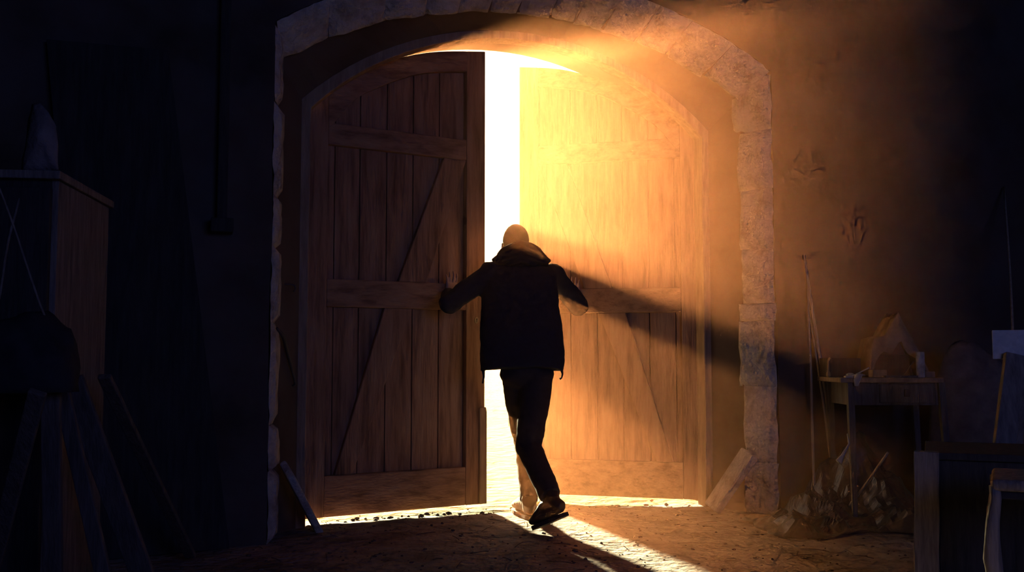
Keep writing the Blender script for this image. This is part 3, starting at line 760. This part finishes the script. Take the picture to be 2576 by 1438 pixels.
bm = bmesh.new(); cbox(bm, -.02, ln_ + .02, -.015, .77, hz_ - .03, hz_); obj('cupboard_top', bm, 'wood_old', cb, .004)
# sack standing on the cupboard
bm = bmesh.new(); D_ = 3.66
out = [(54, 428), (66, 370), (74, 300), (84, 262), (100, 258), (122, 285), (141, 318), (146, 360), (145, 425), (120, 430)]
front = [bm.verts.new(P(x, y, D_ - .03 + .02 * noise.noise(Vector((x * .05, y * .05, 0))))) for x, y in out]
back = [bm.verts.new(P(x - 2, y + 2, D_ + .17)) for x, y in out]
cm = bm.verts.new(P(100, 350, D_ - .07)); cb_ = bm.verts.new(P(104, 345, D_ + .22))
n = len(out)
for i in range(n):
    j = (i + 1) % n; bm.faces.new((front[i], front[j], cm)); bm.faces.new((back[j], back[i], cb_)); bm.faces.new((front[j], front[i], back[i], back[j]))
bmesh.ops.subdivide_edges(bm, edges=bm.edges[:], cuts=3, use_grid_fill=True)
for v in bm.verts:
    v.co += noise.noise_vector(v.co * 14) * .008; v.co.z = max(v.co.z, hz_ + .002)
o_ = obj('paper_sack', bm, 'sack', smooth=True); tag(o_, 'dusty folded paper sack standing on top of the tall cupboard', 'sack')
# long tools crossing in front of the cupboard
g3 = 'thin rods crossing at the left edge'
pole('rod', P(-30, 870, 3.0), P(46, 500, 3.2), .004, .004, 'wood_old', 'thin rod slanting up to the right at the left edge', 'rod', g3)
pole('rod', P(135, 845, 3.15), P(-10, 460, 2.95), .004, .003, 'wood_old', 'thin rod slanting down to the right in front of the cupboard', 'rod', g3)
gp = 'old planks fanned out on the floor before the cupboard'
def pl(a, b, w_, label, mat='wood_old'):
    foot = onZ(*a) if a[1] > 1300 else P(a[0], a[1], 3.3)
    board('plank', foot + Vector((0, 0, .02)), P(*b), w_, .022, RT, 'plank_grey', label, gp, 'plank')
pl((480, 1410), (262, 945, 3.75), .05, 'rightmost of the planks fanned out before the cupboard')
pl((395, 1560), (178, 950, 3.45), .085, 'wide plank second from the right in the fan of planks')
pl((300, 1640), (150, 960, 3.3), .05, 'plank in the middle of the fan before the cupboard')
pl((135, 1640), (128, 955, 3.15), .06, 'upright plank at the left of the fan of planks')
pl((-60, 1600), (95, 985, 2.9), .05, 'plank slanting to the left out of the fan')
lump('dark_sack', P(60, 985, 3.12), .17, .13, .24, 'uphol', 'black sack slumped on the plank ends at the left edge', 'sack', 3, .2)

# ------------------------------------------------------------------ shrub outside
random.seed(4); bm = bmesh.new(); base = onZ(1236, 960); base.z = -.05; base = P(1282, 900, 14.0); base.z = -.05
def twig(p, d, ln, r, lv):
    q = p + d * ln; tube(bm, [p, p.lerp(q, .5) + Vector((random.uniform(-.03, .03), 0, 0)), q], [r, r * .85, r * .7], 6)
    if lv: 
        for k in range(3):
            dd = (d + Vector((random.uniform(-.7, .7), random.uniform(-.5, .5), random.uniform(-.1, .5)))).normalized(); twig(p.lerp(q, random.uniform(.5, 1)), dd, ln * .7, r * .6, lv - 1)
twig(base, Vector((-.03, 0, 1)), 1.25, .016, 4)
tag(obj('bare_shrub', bm, 'twig'), 'faint bare shrub outside, in the glare left of the head', 'shrub')

# ------------------------------------------------------------------ haze
bm = bmesh.new(); box(bm, ((X0 + X1) / 2, (-2.9 + 1.3) / 2, ZT / 2 - .02), X1 - X0 - .02, 1.3 + 2.9, ZT - .06)
hz = obj('dusty_haze', bm, 'stone'); tag(hz, 'warm dusty haze filling the room, lit by the sunbeam', 'haze', kind='stuff')
m = bpy.data.materials.new('haze'); m.use_nodes = True; nt = m.node_tree; nt.nodes.clear()
out_ = nt.nodes.new('ShaderNodeOutputMaterial'); vs = nt.nodes.new('ShaderNodeVolumeScatter')
vs.inputs['Color'].default_value = (1.0, .35, .14, 1); vs.inputs['Density'].default_value = .042; DENS = .15; vs.inputs['Anisotropy'].default_value = .58
nt.links.new(vs.outputs['Volume'], out_.inputs['Volume'])
ge = nt.nodes.new('ShaderNodeNewGeometry'); sx_ = nt.nodes.new('ShaderNodeSeparateXYZ'); nt.links.new(ge.outputs['Position'], sx_.inputs[0])
mr = nt.nodes.new('ShaderNodeMapRange'); mr.interpolation_type = 'SMOOTHSTEP'   # the dust hangs thickest in the doorway
mr.inputs['From Min'].default_value = -2.85; mr.inputs['From Max'].default_value = .1; mr.inputs['To Min'].default_value = .0; mr.inputs['To Max'].default_value = 1
nt.links.new(sx_.outputs['Y'], mr.inputs['Value'])
nz = nt.nodes.new('ShaderNodeTexNoise'); nz.inputs['Scale'].default_value = 1.1; nz.inputs['Detail'].default_value = 1; nt.links.new(ge.outputs['Position'], nz.inputs['Vector'])
m2 = nt.nodes.new('ShaderNodeMapRange'); m2.inputs['From Min'].default_value = .3; m2.inputs['From Max'].default_value = .7; m2.inputs['To Min'].default_value = .55; m2.inputs['To Max'].default_value = 1.45
nt.links.new(nz.outputs['Fac'], m2.inputs['Value'])
mu = nt.nodes.new('ShaderNodeMath'); mu.operation = 'MULTIPLY'; nt.links.new(mr.outputs['Result'], mu.inputs[0]); nt.links.new(m2.outputs['Result'], mu.inputs[1])
mv = nt.nodes.new('ShaderNodeMath'); mv.operation = 'MULTIPLY'; nt.links.new(mu.outputs[0], mv.inputs[0]); mv.inputs[1].default_value = DENS
nt.links.new(mv.outputs[0], vs.inputs['Density'])
hz.data.materials.clear(); hz.data.materials.append(m)

# ------------------------------------------------------------------ light
SPX, SPY = 450, 315
sd_ = (FW * FPX + RT * (SPX - 1288) - UP * (SPY - 719)).normalized()    # towards the sun
ld = bpy.data.lights.new('low_sun', 'SUN'); ld.energy = 66; ld.color = (1, .72, .40); ld.angle = radians(2.8)
lo = bpy.data.objects.new('low_sun', ld); COL.objects.link(lo); lo.location = (0, 6, 3)
lo.rotation_euler = sd_.to_track_quat('Z', 'Y').to_euler()
ld = bpy.data.lights.new('added_blue_fill', 'AREA'); ld.shape = 'RECTANGLE'; ld.size = WX1 - WX0 - .1; ld.size_y = WZ1 - WZ0 - .1
ld.energy = 52; ld.color = (.16, .24, .9)  # fill lamp added behind the camera to turn the dark parts navy
lo = bpy.data.objects.new('added_blue_fill', ld); COL.objects.link(lo); lo.location = ((WX0 + WX1) / 2, YB - .05, (WZ0 + WZ1) / 2)
lo.rotation_euler = (pi / 2, 0, 0)
wd = bpy.data.worlds.new('sky'); S.world = wd; wd.use_nodes = True; nt = wd.node_tree; nt.nodes.clear()
ow = nt.nodes.new('ShaderNodeOutputWorld'); bg = nt.nodes.new('ShaderNodeBackground')
tc = nt.nodes.new('ShaderNodeTexCoord'); dt = nt.nodes.new('ShaderNodeVectorMath'); dt.operation = 'DOT_PRODUCT'
nrm = nt.nodes.new('ShaderNodeVectorMath'); nrm.operation = 'NORMALIZE'
nt.links.new(tc.outputs['Generated'], nrm.inputs[0]); nt.links.new(nrm.outputs['Vector'], dt.inputs[0]); dt.inputs[1].default_value = sd_
rp = ramp(nt, dt.outputs['Value'], [(0.0, (.01, .015, .04)), (.55, (.35, .3, .28)), (.93, (1, .9, .62))])
nt.links.new(rp.outputs['Color'], bg.inputs['Color']); bg.inputs['Strength'].default_value = 1.7
nt.links.new(bg.outputs['Background'], ow.inputs['Surface'])

# ------------------------------------------------------------------ view
S.view_settings.view_transform = 'Standard'; S.view_settings.look = 'None'; S.view_settings.gamma = 1; S.view_settings.use_curve_mapping = False
S.view_settings.exposure = .12
cy = S.cycles
cy.use_denoising = True; cy.denoiser = 'OPENIMAGEDENOISE'
cy.max_bounces = 6; cy.diffuse_bounces = 4; cy.volume_bounces = 0; cy.glossy_bounces = 2; cy.transmission_bounces = 2
cy.use_fast_gi = False; cy.sample_clamp_indirect = 6; cy.caustics_reflective = False; cy.caustics_refractive = False
cy.volume_step_rate = 3; cy.volume_max_steps = 128
cy.use_adaptive_sampling = True; cy.adaptive_threshold = .05; cy.adaptive_min_samples = 16
